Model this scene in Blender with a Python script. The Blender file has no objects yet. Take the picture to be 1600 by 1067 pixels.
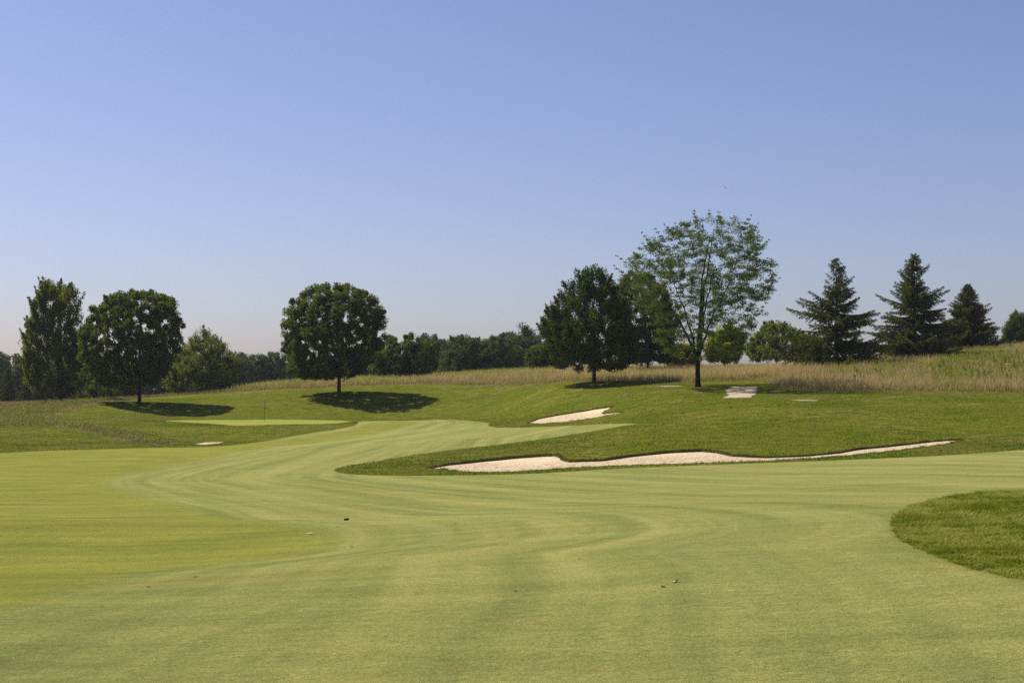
import bpy, math, random
import numpy as np
from mathutils import Vector

R = math.radians
PI = math.pi
sc = bpy.context.scene
COL = sc.collection
rng = np.random.default_rng(7)

# ------------------------------------------------------------------ camera
F = 2222.0                      # focal length in photo pixels (50 mm on a 36 mm sensor)
HORIZ = 600.0                   # photo row of the horizon
CAMZ = 1.70
TH = math.atan((HORIZ - 533.5) / F)
cam_d = bpy.data.cameras.new('camera')
cam = bpy.data.objects.new('camera', cam_d)
COL.objects.link(cam)
cam.location = (0, 0, CAMZ)
cam.rotation_euler = (PI / 2 + TH, 0, 0)
cam_d.sensor_width = 36.0
cam_d.lens = 36.0 * F / 1600.0
cam_d.clip_start = 0.1
cam_d.clip_end = 30000
cam_d.dof.use_dof = False
sc.camera = cam

# ------------------------------------------------------------------ sky and sun
SUN_EL = R(52)
SUN_AZ = R(-55)                 # measured from +Y (view direction) towards +X: behind and left
w = bpy.data.worlds.new('World'); sc.world = w; w.use_nodes = True
nt = w.node_tree
bg = nt.nodes['Background']
sky = nt.nodes.new('ShaderNodeTexSky')
sky.sky_type = 'NISHITA'; sky.sun_disc = False
sky.sun_elevation = SUN_EL
sky.sun_rotation = SUN_AZ
sky.air_density = 1.0; sky.dust_density = 1.0; sky.ozone_density = 1.0
sky.altitude = 0
tint = nt.nodes.new('ShaderNodeMix'); tint.data_type = 'RGBA'; tint.blend_type = 'MULTIPLY'   # the photograph's white balance
tint.inputs[0].default_value = 1.0; tint.inputs[7].default_value = (.87, .855, 1.11, 1)
nt.links.new(sky.outputs[0], tint.inputs[6]); nt.links.new(tint.outputs[2], bg.inputs[0])
bg.inputs[1].default_value = 0.08

sl = bpy.data.lights.new('sun', 'SUN')
sun = bpy.data.objects.new('sun', sl); COL.objects.link(sun)
sl.energy = 5.0; sl.angle = R(0.53); sl.color = (1.0, 0.92, 0.78)
sd = Vector((math.sin(SUN_AZ) * math.cos(SUN_EL), math.cos(SUN_AZ) * math.cos(SUN_EL), math.sin(SUN_EL)))
sun.rotation_euler = sd.to_track_quat('Z', 'Y').to_euler()
sun.location = (-40, 20, 60)
vs = sc.view_settings
vs.view_transform = 'Standard'; vs.look = 'None'; vs.gamma = 1; vs.exposure = 0.32
vs.use_curve_mapping = False
sc.cycles.use_denoising = False
sc.cycles.max_bounces = 6
sc.cycles.diffuse_bounces = 3
sc.cycles.transmission_bounces = 4
sc.cycles.transparent_max_bounces = 6
sc.cycles.caustics_reflective = False; sc.cycles.caustics_refractive = False

# ------------------------------------------------------------------ photo <-> world
def ray(px, py):
    u = px - 800.0; v = 533.5 - py
    den = F * math.cos(TH) - v * math.sin(TH)
    return u / den, (F * math.sin(TH) + v * math.cos(TH)) / den   # X/Y and (Z-CAMZ)/Y

# ------------------------------------------------------------------ terrain table
TC = [-200, 0, 150, 300, 450, 600, 750, 900, 1050, 1200, 1350, 1500, 1650, 1800]
ZR = {  # heights in metres at a forward distance
 -26: [0]*14, 0: [0]*14, 6: [0]*14,
 12: [-.18,-.18,-.18,-.15,-.12,-.10,-.08,-.05,0,.02,.05,.08,.10,.10],
 16: [-.50,-.50,-.50,-.45,-.38,-.30,-.25,-.20,-.12,-.08,-.03,0,.02,.02],
 20: [-.85,-.85,-.83,-.78,-.70,-.55,-.45,-.35,-.28,-.22,-.15,-.10,-.08,-.08],
 27: [-.95,-.95,-.95,-.95,-.92,-.90,-.80,-.68,-.60,-.55,-.48,-.40,-.35,-.35],
 34: [-1.55,-1.55,-1.55,-1.52,-1.48,-1.4,-1.3,-1.2,-1.1,-1.0,-.92,-.85,-.8,-.8],
 42: [-1.95,-1.95,-1.95,-1.9,-1.85,-1.8,-1.7,-1.6,-1.5,-1.38,-1.2,-1.1,-1.0,-1.0],
 55: [-2.3,-2.3,-2.3,-2.28,-2.22,-2.18,-2.1,-2.0,-1.9,-1.75,-1.55,-1.35,-1.25,-1.2]}
YR = {  # photo rows of the bare ground at a forward distance
 66:  [742,742,742,742,741,740,737,733,729,724,716,706,700,698],
 78:  [724,724,724,724,722,720,715,703,694,690,688,688,684,682],
 95:  [706,705,704,703,701,698,693,678,662,652,648,647,643,642],
 112: [692,690,690,691,690,680,674,662,634,622,620,620,618,617],
 122: [680,678,674,676,676,672,668,650,613,612,612,611,609,608],
 135: [664,662,662,664,664,663,661,632,602,600,597,592,590,588],
 147: [656,656,655,659,660,659,653,610,597,588,580,574,572,570],
 158: [648,648,646,655,655,655,640,596,592,583,572,563,558,555],
 170: [641,641,630,636,628,630,620,590,587,580,569,555,548,546],
 182: [636,634,625,622,610,608,604,586,583,578,568,552,543,541],
 200: [634,632,626,616,601,596,590,581,579,577,568,553,543,540],
 225: [635,633,629,618,602,594,586,579,578,578,573,562,552,550],
 270: [640,638,635,625,610,603,597,592,592,592,590,582,575,572],
 400: [624,624,623,620,615,613,610,608,608,608,606,603,600,600],
 1000:[606]*14, 9000:[600.6]*14}
kd = sorted(list(ZR) + list(YR))
KZ = np.zeros((len(kd), len(TC)))
for i, d in enumerate(kd):
    for j, c in enumerate(TC):
        KZ[i, j] = ZR[d][j] if d in ZR else CAMZ + ray(c, YR[d][j])[1] * d
KD = np.array(kd, float)
KS = np.array([ray(c, 640)[0] for c in TC])

def pchip(x, Y, xq):
    """monotone cubic along axis 0"""
    h = np.diff(x)[:, None]; d = np.diff(Y, axis=0) / h
    m = np.zeros_like(Y)
    w1 = 2 * h[1:] + h[:-1]; w2 = h[1:] + 2 * h[:-1]
    with np.errstate(divide='ignore', invalid='ignore'):
        mm = (w1 + w2) / (w1 / d[:-1] + w2 / d[1:])
    m[1:-1] = np.where(d[:-1] * d[1:] > 0, mm, 0)
    m[0] = d[0]; m[-1] = d[-1]
    xq = np.clip(xq, x[0], x[-1])
    k = np.clip(np.searchsorted(x, xq) - 1, 0, len(x) - 2)
    t = ((xq - x[k]) / np.diff(x)[k])[:, None]; hk = h[k]
    return ((1+2*t)*(1-t)**2*Y[k] + t*(1-t)**2*hk*m[k] + t*t*(3-2*t)*Y[k+1] + t*t*(t-1)*hk*m[k+1])

DU = np.linspace(0, 1, 1400)
DD = -26 + 9026 * (np.exp(DU * 6.0) - 1) / (np.exp(6.0) - 1)     # dense distances
SS = np.linspace(KS[0], KS[-1], 260)
ZT = pchip(KS, pchip(KD, KZ, DD).T, SS).T                      # (dist, s)
# soften the joints of the table a little
for _ in range(2):
    ZT[:, 1:-1] = .25*ZT[:, :-2] + .5*ZT[:, 1:-1] + .25*ZT[:, 2:]

_w = [(rng.uniform(0, 2*PI), rng.uniform(.9, 1.1)*L, rng.uniform(0, 6.28)) for L in (31, 23, 17, 13, 9.5, 7, 5.2) for _ in range(2)]
def undul(X, Y):
    o = 0
    for a, L, p in _w:
        o = o + (L/30)**.9 * np.sin((X*math.cos(a) + Y*math.sin(a)) * 2*PI/L + p)
    return o * .035

def hgt(X, Y):
    X = np.asarray(X, float); Y = np.asarray(Y, float)
    s = np.clip(X / np.maximum(Y, 4.0), SS[0], SS[-1])
    u = np.log((np.clip(Y, -26, 8999) + 26) / 9026 * (np.exp(6.0)-1) + 1) / 6.0
    a = np.clip(u * (len(DD)-1), 0, len(DD) - 1.001); b = (s - SS[0]) / (SS[1]-SS[0]); b = np.clip(b, 0, len(SS)-1.001)
    i = a.astype(int); j = b.astype(int); a = a - i; b = b - j
    z = (ZT[i, j]*(1-a)+ZT[i+1, j]*a)*(1-b) + (ZT[i, j+1]*(1-a)+ZT[i+1, j+1]*a)*b
    k = np.clip((Y - 75) / 40, 0, 1) * np.clip((900 - Y) / 500, 0, 1)
    return z + undul(X, Y) * k * .8

def at(px, py=None, d=None):
    """world point on the terrain: from a photo column and a distance, or the nearest ground seen at a photo row"""
    if d is not None:
        s = ray(px, 620)[0]; return s*d, d, float(hgt(s*d, d))
    s, t = ray(px, py)
    D = np.concatenate([np.arange(3, 120, .25), np.arange(120, 330, .5)])
    z = hgt(s*D, D); tt = (z - CAMZ) / D
    ok = np.nonzero(tt >= t)[0]
    if len(ok): k = ok[0]
    else: k = int(np.argmax(tt))
    return s*D[k], D[k], float(z[k])

def poly(pts):
    out = []
    for p in pts:
        if len(p) == 3: out.append((p[0], p[1]))          # world
        else: a = at(p[0], p[1]); out.append((a[0], a[1]))
    return np.array(out)

def smooth_poly(P, n=2, keep=None):
    for _ in range(n):                                     # Chaikin
        Q = np.roll(P, -1, 0)
        P = np.stack([.75*P + .25*Q, .25*P + .75*Q], 1).reshape(-1, 2)
    return P

def sdf(P, X, Y, far=60.0):
    """signed distance to a closed polygon, positive inside"""
    far = float(far); out = np.full(X.shape, -far)
    x0, y0 = P.min(0) - far; x1, y1 = P.max(0) + far
    m = (X > x0) & (X < x1) & (Y > y0) & (Y < y1)
    x = X[m]; y = Y[m]
    d2 = np.full(x.shape, far*far); ins = np.zeros(x.shape, bool)
    for (ax, ay), (bx, by) in zip(P, np.roll(P, -1, 0)):
        ex, ey = bx-ax, by-ay; L = ex*ex+ey*ey
        if L < 1e-12: continue
        t = np.clip(((x-ax)*ex + (y-ay)*ey)/L, 0, 1)
        d2 = np.minimum(d2, (x-ax-t*ex)**2 + (y-ay-t*ey)**2)
        if ay != by:
            c = ((ay > y) != (by > y)) & (x < (bx-ax)*(y-ay)/(by-ay) + ax)
            ins ^= c
    d = np.sqrt(d2)
    out[m] = np.where(ins, d, -d)
    return out

def pdist(L, x, y):
    d2 = np.full(x.shape, 1e9)
    for (ax, ay), (bx, by) in zip(L[:-1], L[1:]):
        ex, ey = bx-ax, by-ay
        t = np.clip(((x-ax)*ex + (y-ay)*ey)/max(ex*ex+ey*ey, 1e-9), 0, 1)
        d2 = np.minimum(d2, (x-ax-t*ex)**2 + (y-ay-t*ey)**2)
    return np.sqrt(d2)

# ------------------------------------------------------------------ the outlines of the course
def rough_edge(P, step, amp, seed):
    """resample an outline and give it a small natural wander"""
    r = np.random.default_rng(seed)
    out = []
    for a, b in zip(P, np.roll(P, -1, 0)):
        n = max(1, min(60, int(np.hypot(*(b-a)) / step)))
        for k in range(n): out.append(a + (b-a)*k/n)
    out = np.array(out)
    n = r.normal(0, 1, out.shape)
    for _ in range(2): n = (np.roll(n, 1, 0) + n + np.roll(n, -1, 0)) / 2.2
    return out + n * amp
FAIR = smooth_poly(poly([(-400,716),(0,708),(60,704.5),(150,702),(260,699.5),(330,698),(370,695),(420,688),(480,677.5),(530,670.5),
    (562,664),(556,658.5),(600,657.5),(650,657),(700,655.5),(738,657.5),(768,660),(761,664),(768,667.5),(800,668.5),(850,667),(900,664.5),(950,662),
    (985,661.5),(1000,662),(960,668),(900,678),(850,686),(780,694),(700,703),(640,711.5),(580,722),(540,728),(519,734),(530,739.5),
    (570,742.5),(640,743.5),(700,743),(780,742),(860,739),(950,733),(1050,729),(1200,722.5),(1350,717),(1480,712),(1600,703),
    (1750,698),(70,62,0),(70,-20,0),(-70,-20,0),(-70,80,0)]), 1)
ISLE = smooth_poly(poly([(1393,824),(1397,806),(1412,795),(1440,785),(1480,776.5),(1540,769.5),(1600,765),(1750,757),(24,26,0),(22,12,0),
    (10,8.3,0),(1780,1000),(1690,935),(1600,911),(1560,902),(1500,885),(1450,868),(1420,854),(1401,840)]), 2)
GREEN = smooth_poly(poly([(248,657.5),(300,656),(400,655.5),(500,656),(545,657.5),(552,660),(520,663),(440,663),(385,665),(360,665),(340,662),(290,660)]), 1)
YELL = smooth_poly(poly([(-400,710),(0,706),(150,701),(300,698.5),(400,691),(500,679),(560,671),(600,658),(640,657),(660,662),(600,676),(560,684),(470,693),(380,706),
    (300,721),(220,736),(175,746),(157,754),(200,770),(260,785),(330,803),(400,817),(480,822),(516,832),(512,855),(480,868),(360,878),
    (250,890),(150,913),(60,936),(0,951),(-200,1000),(-400,1050),(-40,14,0),(-60,40,0)]), 1)
B1F = [(668,731),(700,724.5),(760,717.5),(800,713.5),(850,709.5),(868,709.5),(875,716),(890,719),(940,718),(985,710.5),(1040,704.5),
    (1095,702),(1120,705),(1145,710.5),(1200,713.5),(1260,711.5),(1310,706.5),(1340,700.5),(1380,697),(1440,691.0),(1495,686.0),(1503,688.5)]
B1N = [(1503,688.5),(1480,694),(1440,699.5),(1390,705),(1330,711.2),(1270,716.2),(1200,720.6),(1120,723.2),(1040,725.6),(960,728),(880,732),
    (820,736.5),(760,738),(710,736),(668,731)]
B2F = [(824,661),(840,654),(870,648),(900,643.5),(930,638.5),(960,635),(946,642.5),(942,646),(974,644.5)]
B2N = [(974,644.5),(950,649),(920,654),(880,659.5),(840,662.5),(824,661)]
B3F = [(302,694),(320,690.5),(353,690)]
B3N = [(353,690),(340,693),(320,695),(302,694)]
PATHS = [rough_edge(poly([(1143,604.5),(1186,603.8),(1182,611),(1175,619),(1172,621.3),(1129,622),(1141,616.5),(1133,612),(1137,608)]), .35, .09, 8),
         poly([(1008,604.0),(1030,603.2),(1060,603.0),(1068,603.8),(1040,604.4)]),
         poly([(1234,625),(1255,624.6),(1280,625.2),(1276,626.2),(1245,626)])]
MEAD = smooth_poly(poly([(-400,690),(0,668),(70,665),(100,668),(150,680),(200,690),(250,695),(285,693),(262,684),(200,673),(130,663),(95,656),(84,650),
    (110,642),(140,634),(165,629),(200,624),(260,619),(300,617),(360,613.5),(400,611),(450,609),(500,606.5),(560,604),(620,602),(670,600),(740,603),
    (800,602),(850,600),(900,597),(950,596.5),(1000,597),(1050,597),(1100,597),(1150,596),(1186,591),(1200,597),(1212,606),(1238,611),
    (1300,612.5),(1400,611.5),(1500,612.5),(1600,613.5),(1750,613),(1900,613),(400,330,0),(400,420,0),(-400,420,0)]), 1)

B1 = poly(B1F + B1N[1:-1]); B2 = poly(B2F + B2N[1:-1]); B3 = poly(B3F + B3N[1:-1])
B1 = rough_edge(B1, .7, .07, 1); B2 = rough_edge(B2, .7, .06, 2)

# ------------------------------------------------------------------ mesh helpers
def mesh_from(name, V, faces, n, attrs=None, smooth=True):
    me = bpy.data.meshes.new(name)
    V = np.ascontiguousarray(V, np.float32); faces = np.ascontiguousarray(faces, np.int32)
    me.vertices.add(len(V)); me.vertices.foreach_set('co', V.ravel())
    me.loops.add(len(faces)*n); me.loops.foreach_set('vertex_index', faces.ravel())
    me.polygons.add(len(faces)); me.polygons.foreach_set('loop_start', np.arange(len(faces), dtype=np.int32)*n)
    me.polygons.foreach_set('loop_total', np.full(len(faces), n, np.int32))
    me.polygons.foreach_set('use_smooth', np.full(len(faces), smooth, bool))
    for k, a in (attrs or {}).items():
        if a.ndim == 2:
            at_ = me.attributes.new(k, 'FLOAT_VECTOR', 'POINT'); at_.data.foreach_set('vector', np.ascontiguousarray(a, np.float32).ravel())
        else:
            at_ = me.attributes.new(k, 'FLOAT', 'POINT'); at_.data.foreach_set('value', np.ascontiguousarray(a, np.float32))
    me.update(calc_edges=True)
    return me

def link(name, me, mat=None, parent=None, loc=None, **props):
    o = bpy.data.objects.new(name, me); COL.objects.link(o)
    if mat is not None and me is not None:
        me.materials.clear(); me.materials.append(mat)
    if parent is not None: o.parent = parent
    if loc is not None: o.location = loc
    for k, v in props.items():
        if v is not None: o[k] = v
    return o

def clip(V, T, A, f):
    """cut triangles T along f=0. Returns V, A, T_inside(f>=0), T_outside, boundary edges"""
    ft = f[T]; pos = ft >= 0; c = pos.sum(1)
    Tin = [T[c == 3]]; Tout = [T[c == 0]]
    X = T[(c > 0) & (c < 3)]; 
    if len(X) == 0: return V, A, Tin[0], Tout[0], np.zeros((0, 2), int)
    p = f[X] >= 0; cc = p.sum(1)
    lone = np.where(cc == 1, p.argmax(1), (~p).argmax(1))     # the vertex alone on its side
    r = np.arange(len(X))
    a = X[r, lone]; b = X[r, (lone+1) % 3]; d = X[r, (lone+2) % 3]
    e = np.concatenate([np.stack([a, b], 1), np.stack([a, d], 1)])
    es = np.sort(e, 1); key = es[:, 0].astype(np.int64) * (len(V) + 1) + es[:, 1]
    uk, first, inv = np.unique(key, return_index=True, return_inverse=True)
    ue = es[first]; f0 = f[ue[:, 0]]; f1 = f[ue[:, 1]]
    t = np.clip(f0 / (f0 - f1), .02, .98)[:, None]
    NV = V[ue[:, 0]]*(1-t) + V[ue[:, 1]]*t
    A2 = {k: np.concatenate([v, v[ue[:, 0]]*(1-t[:, 0]) + v[ue[:, 1]]*t[:, 0]]) for k, v in A.items()}
    n0 = len(V); V = np.concatenate([V, NV])
    ab = n0 + inv[:len(X)]; ad = n0 + inv[len(X):]
    t1 = np.stack([a, ab, ad], 1); t2 = np.stack([ab, b, d], 1); t3 = np.stack([ab, d, ad], 1)
    one = cc == 1
    Tin += [t1[one], t2[~one], t3[~one]]; Tout += [t1[~one], t2[one], t3[one]]
    return V, A2, np.concatenate(Tin), np.concatenate(Tout), np.stack([ab, ad], 1)

def compact(V, T, A):
    u, inv = np.unique(T, return_inverse=True)
    return V[u], inv.reshape(T.shape), {k: v[u] for k, v in A.items()}

# ------------------------------------------------------------------ node helpers
class NT:
    def __init__(s, name):
        s.m = bpy.data.materials.new(name); s.m.use_nodes = True
        s.t = s.m.node_tree; s.b = s.t.nodes['Principled BSDF']; s.out = s.t.nodes['Material Output']
    def n(s, typ, **k):
        x = s.t.nodes.new(typ)
        for a, v in k.items(): setattr(x, a, v)
        return x
    def set(s, sock, v):
        if isinstance(v, bpy.types.NodeSocket): s.t.links.new(v, sock)
        else: sock.default_value = v
    def attr(s, name):
        return s.n('ShaderNodeAttribute', attribute_name=name).outputs['Fac']
    def pos(s):
        return s.n('ShaderNodeNewGeometry').outputs['Position']
    def noise(s, vec, scale, detail=4, rough=.55, dist=0.0):
        x = s.n('ShaderNodeTexNoise'); s.set(x.inputs['Vector'], vec); x.inputs['Scale'].default_value = scale
        x.inputs['Detail'].default_value = detail; x.inputs['Roughness'].default_value = rough; x.inputs['Distortion'].default_value = dist
        return x.outputs['Fac']
    def mth(s, op, a, b=0.0, c=None, clamp=False):
        x = s.n('ShaderNodeMath', operation=op); x.use_clamp = clamp
        s.set(x.inputs[0], a); s.set(x.inputs[1], b)
        if c is not None: s.set(x.inputs[2], c)
        return x.outputs[0]
    def mr(s, v, a, b, c=0.0, d=1.0, smooth=False):
        x = s.n('ShaderNodeMapRange'); x.interpolation_type = 'SMOOTHSTEP' if smooth else 'LINEAR'
        s.set(x.inputs[0], v)
        for i, q in enumerate((a, b, c, d)): x.inputs[i+1].default_value = q
        return x.outputs[0]
    def mix(s, f, a, b, mode='MIX'):
        x = s.n('ShaderNodeMix', data_type='RGBA', blend_type=mode)
        s.set(x.inputs[0], f)
        for q, v in ((x.inputs[6], a), (x.inputs[7], b)):
            if isinstance(v, bpy.types.NodeSocket): s.t.links.new(v, q)
            else: q.default_value = (*v, 1)
        return x.outputs[2]
    def vec(s, x, y, z):
        c = s.n('ShaderNodeCombineXYZ'); s.set(c.inputs[0], x); s.set(c.inputs[1], y); s.set(c.inputs[2], z); return c.outputs[0]
    def xyz(s, v):
        c = s.n('ShaderNodeSeparateXYZ'); s.set(c.inputs[0], v); return c.outputs
    def scale(s, v, k):
        x = s.n('ShaderNodeMapping'); s.set(x.inputs['Vector'], v); x.inputs['Scale'].default_value = k; return x.outputs[0]
    def bump(s, h, strength, dist):
        x = s.n('ShaderNodeBump'); s.set(x.inputs['Height'], h); x.inputs['Strength'].default_value = strength
        x.inputs['Distance'].default_value = dist; s.set(s.b.inputs['Normal'], x.outputs[0])
    def fin(s, col, rough=.8, spec=.2):
        s.set(s.b.inputs['Base Color'], col); s.b.inputs['Roughness'].default_value = rough
        s.b.inputs['Specular IOR Level'].default_value = spec; return s.m

def val(m, c, k):  # multiply colour by a scalar socket
    x = m.n('ShaderNodeVectorMath', operation='SCALE'); m.set(x.inputs[0], c if isinstance(c, bpy.types.NodeSocket) else m.vec(*c)); m.set(x.inputs['Scale'], k)
    return x.outputs[0]

# ------------------------------------------------------------------ ground materials
def mat_fairway():
    m = NT('mown_fairway'); p = m.pos(); dy = m.attr('dyel'); de = m.attr('dfair')
    X, Y, Z = m.xyz(p)
    big = m.noise(p, .06, 3); mid = m.noise(p, .55, 4)
    # mower lines: bands that follow the turning curve, wandering a little
    wob = m.mth('MULTIPLY', m.mth('SUBTRACT', m.noise(p, .10, 2), .5), .6)
    q = m.mth('ADD', dy, wob)
    along = m.vec(m.mth('MULTIPLY', q, 1.0), m.mth('MULTIPLY', X, .07), m.mth('MULTIPLY', Y, .05))
    s1 = m.noise(along, .75, 3, .6); s2 = m.noise(along, 2.6, 3, .6)
    # brushed grain lying mostly across the view
    g = m.scale(p, (.22, 1.3, 1.0)); s3 = m.noise(g, 1.0, 5, .62, .3)
    fine = m.mth('ADD', m.mth('MULTIPLY', m.noise(p, 34, 3, .7), .5), m.mth('MULTIPLY', m.noise(p, 95, 3, .7), .5)); grain = m.noise(m.scale(p, (.6, 1, 1)), 9, 4, .7)
    grey_l = (.282, .280, .088); grey_d = (.158, .184, .054)
    yel_l = (.250, .253, .050); yel_d = (.158, .176, .036)
    k = m.mth('ADD', m.mth('MULTIPLY', s1, .45), m.mth('ADD', m.mth('MULTIPLY', s2, .22), m.mth('MULTIPLY', s3, .33)))
    k = m.mr(k, .40, .60)
    gcol = m.mix(k, grey_d, grey_l)
    k2 = m.mr(m.mth('ADD', m.mth('MULTIPLY', s3, .6), m.mth('MULTIPLY', mid, .4)), .36, .64)
    ycol = m.mix(k2, yel_d, yel_l)
    edge = m.mth('ADD', dy, m.mth('MULTIPLY', m.mth('SUBTRACT', s3, .5), 1.9))
    f = m.mr(edge, -.45, .5, smooth=True)
    ridge = m.mr(m.noise(m.vec(m.mth('MULTIPLY', q, 1.0), m.mth('MULTIPLY', X, .03), m.mth('MULTIPLY', Y, .02)), 1.5, 2, .5), .53, .64, smooth=True)
    nf = m.mr(Y, 9, 20, .15, 1)
    gcol = m.mix(m.mth('MULTIPLY', m.mth('MULTIPLY', ridge, nf), .27), gcol, (.335, .320, .125))
    furrow = m.mr(m.noise(m.vec(m.mth('ADD', q, 40.0), m.mth('MULTIPLY', X, .03), m.mth('MULTIPLY', Y, .02)), 1.1, 2, .5), .54, .66, smooth=True)
    gcol = m.mix(m.mth('MULTIPLY', m.mth('MULTIPLY', furrow, nf), .2), gcol, (.150, .180, .055))
    c = m.mix(f, gcol, ycol)
    # tired, slightly brown patches
    dry = m.mr(m.noise(m.scale(p, (.35, 1, 1)), .45, 5, .65), .56, .74)
    c = m.mix(m.mth('MULTIPLY', dry, .55), c, (.26, .195, .060))
    dk = m.mr(m.noise(m.scale(p, (.5, 1, 1)), .3, 5, .6), .52, .72)
    c = m.mix(m.mth('MULTIPLY', dk, .17), c, (.13, .155, .033))
    c = val(m, c, m.mr(big, .3, .7, .93, 1.06))
    c = val(m, c, m.mr(fine, .32, .68, .55, 1.45))
    c = val(m, c, m.mr(grain, .25, .75, .84, 1.16))
    # thin yellowed line where the rough stands over the cut
    c = m.mix(m.mr(de, .12, .0, 0, .4), c, (.22, .17, .045))
    h = m.mth('ADD', m.mth('MULTIPLY', fine, 1.0), m.mth('MULTIPLY', grain, 1.6))
    m.bump(h, .9, .03)
    return m.fin(c, .9, .0)

def mat_green():
    m = NT('putting_green_turf'); p = m.pos()
    s = m.noise(m.scale(p, (.3, 1.2, 1)), 1.0, 4); fine = m.noise(p, 20, 3)
    c = m.mix(m.mr(s, .35, .65), (.205, .22, .045), (.27, .27, .066))
    c = val(m, c, m.mr(fine, .3, .7, .93, 1.07))
    return m.fin(c, .9, .0)

def mat_rough():
    m = NT('rough_turf'); p = m.pos(); dm = m.attr('dmead'); di = m.attr('dfair')
    a = m.noise(p, .14, 5, .6); b = m.noise(p, 1.1, 5, .65); cc = m.noise(m.scale(p, (1, .8, 1)), 6, 4, .7); d = m.noise(p, 30, 3, .7)
    c = m.mix(m.mr(a, .35, .65), (.064, .098, .008), (.115, .138, .013))
    c = m.mix(m.mr(b, .4, .65), c, (.135, .150, .017))
    dry = m.mth('MULTIPLY', m.mr(m.noise(p, .09, 3, .5), .40, .58), m.mr(m.noise(m.scale(p, (.5, 1, 1)), 1.3, 6, .75), .50, .62))
    c = m.mix(m.mth('MULTIPLY', dry, .8), c, (.28, .21, .065))
    c = val(m, c, m.mr(cc, .25, .75, .62, 1.38)); c = val(m, c, m.mr(d, .25, .75, .75, 1.25))
    m.bump(m.mth('ADD', m.mth('MULTIPLY', b, 2.0), m.mth('ADD', cc, m.mth('MULTIPLY', d, .4))), 1.0, .09)
    return m.fin(c, .9, .0)

def mat_meadow():
    m = NT('meadow_floor'); p = m.pos()
    b = m.noise(p, .3, 5, .6); cc = m.noise(p, 3, 5, .7)
    c = m.mix(m.mr(b, .4, .6), (.12, .11, .026), (.21, .155, .065))
    c = val(m, c, m.mr(cc, .25, .75, .6, 1.4))
    m.bump(cc, 1.0, .3)
    return m.fin(c, .95, .05)

def mat_sand():
    m = NT('bunker_sand'); p = m.pos(); dn = m.attr('dnear')
    a = m.noise(p, .8, 4, .6); f = m.noise(p, 26, 4, .75); mid = m.noise(m.scale(p, (1, .5, 1)), 5, 4, .7)
    c = m.mix(m.mr(a, .35, .65), (.61, .497, .325), (.67, .55, .365))
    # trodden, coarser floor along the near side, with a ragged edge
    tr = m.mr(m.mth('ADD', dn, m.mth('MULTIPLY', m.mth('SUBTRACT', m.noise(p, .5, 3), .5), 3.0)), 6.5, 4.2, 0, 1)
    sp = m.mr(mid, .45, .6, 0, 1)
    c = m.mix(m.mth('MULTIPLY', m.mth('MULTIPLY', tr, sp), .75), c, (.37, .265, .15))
    c = val(m, c, m.mr(f, .3, .7, .90, 1.08))
    m.bump(m.mth('ADD', m.mth('MULTIPLY', mid, m.mr(tr, 0, 1, .4, 1.6)), m.mth('MULTIPLY', f, .5)), 1.0, .10)
    return m.fin(c, .95, .05)

def mat_path():
    m = NT('cart_path_concrete'); p = m.pos()
    a = m.noise(p, .7, 4, .6); f = m.noise(p, 20, 4, .7)
    c = m.mix(m.mr(a, .35, .65), (.34, .27, .175), (.44, .36, .245)); c = val(m, c, m.mr(f, .3, .7, .88, 1.1))
    m.bump(f, .3, .01)
    return m.fin(c, .9, .1)

def mat_lip():
    m = NT('bunker_lip_turf'); p = m.pos()
    f = m.noise(m.scale(p, (1, 1, .3)), 12, 4, .7)
    c = m.mix(m.mr(f, .35, .65), (.06, .05, .02), (.14, .13, .035))
    m.bump(f, 1, .05)
    return m.fin(c, .95, .05)

M_FAIR, M_GREEN, M_ROUGH, M_MEAD, M_SAND, M_PATH, M_LIP = mat_fairway(), mat_green(), mat_rough(), mat_meadow(), mat_sand(), mat_path(), mat_lip()

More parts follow.
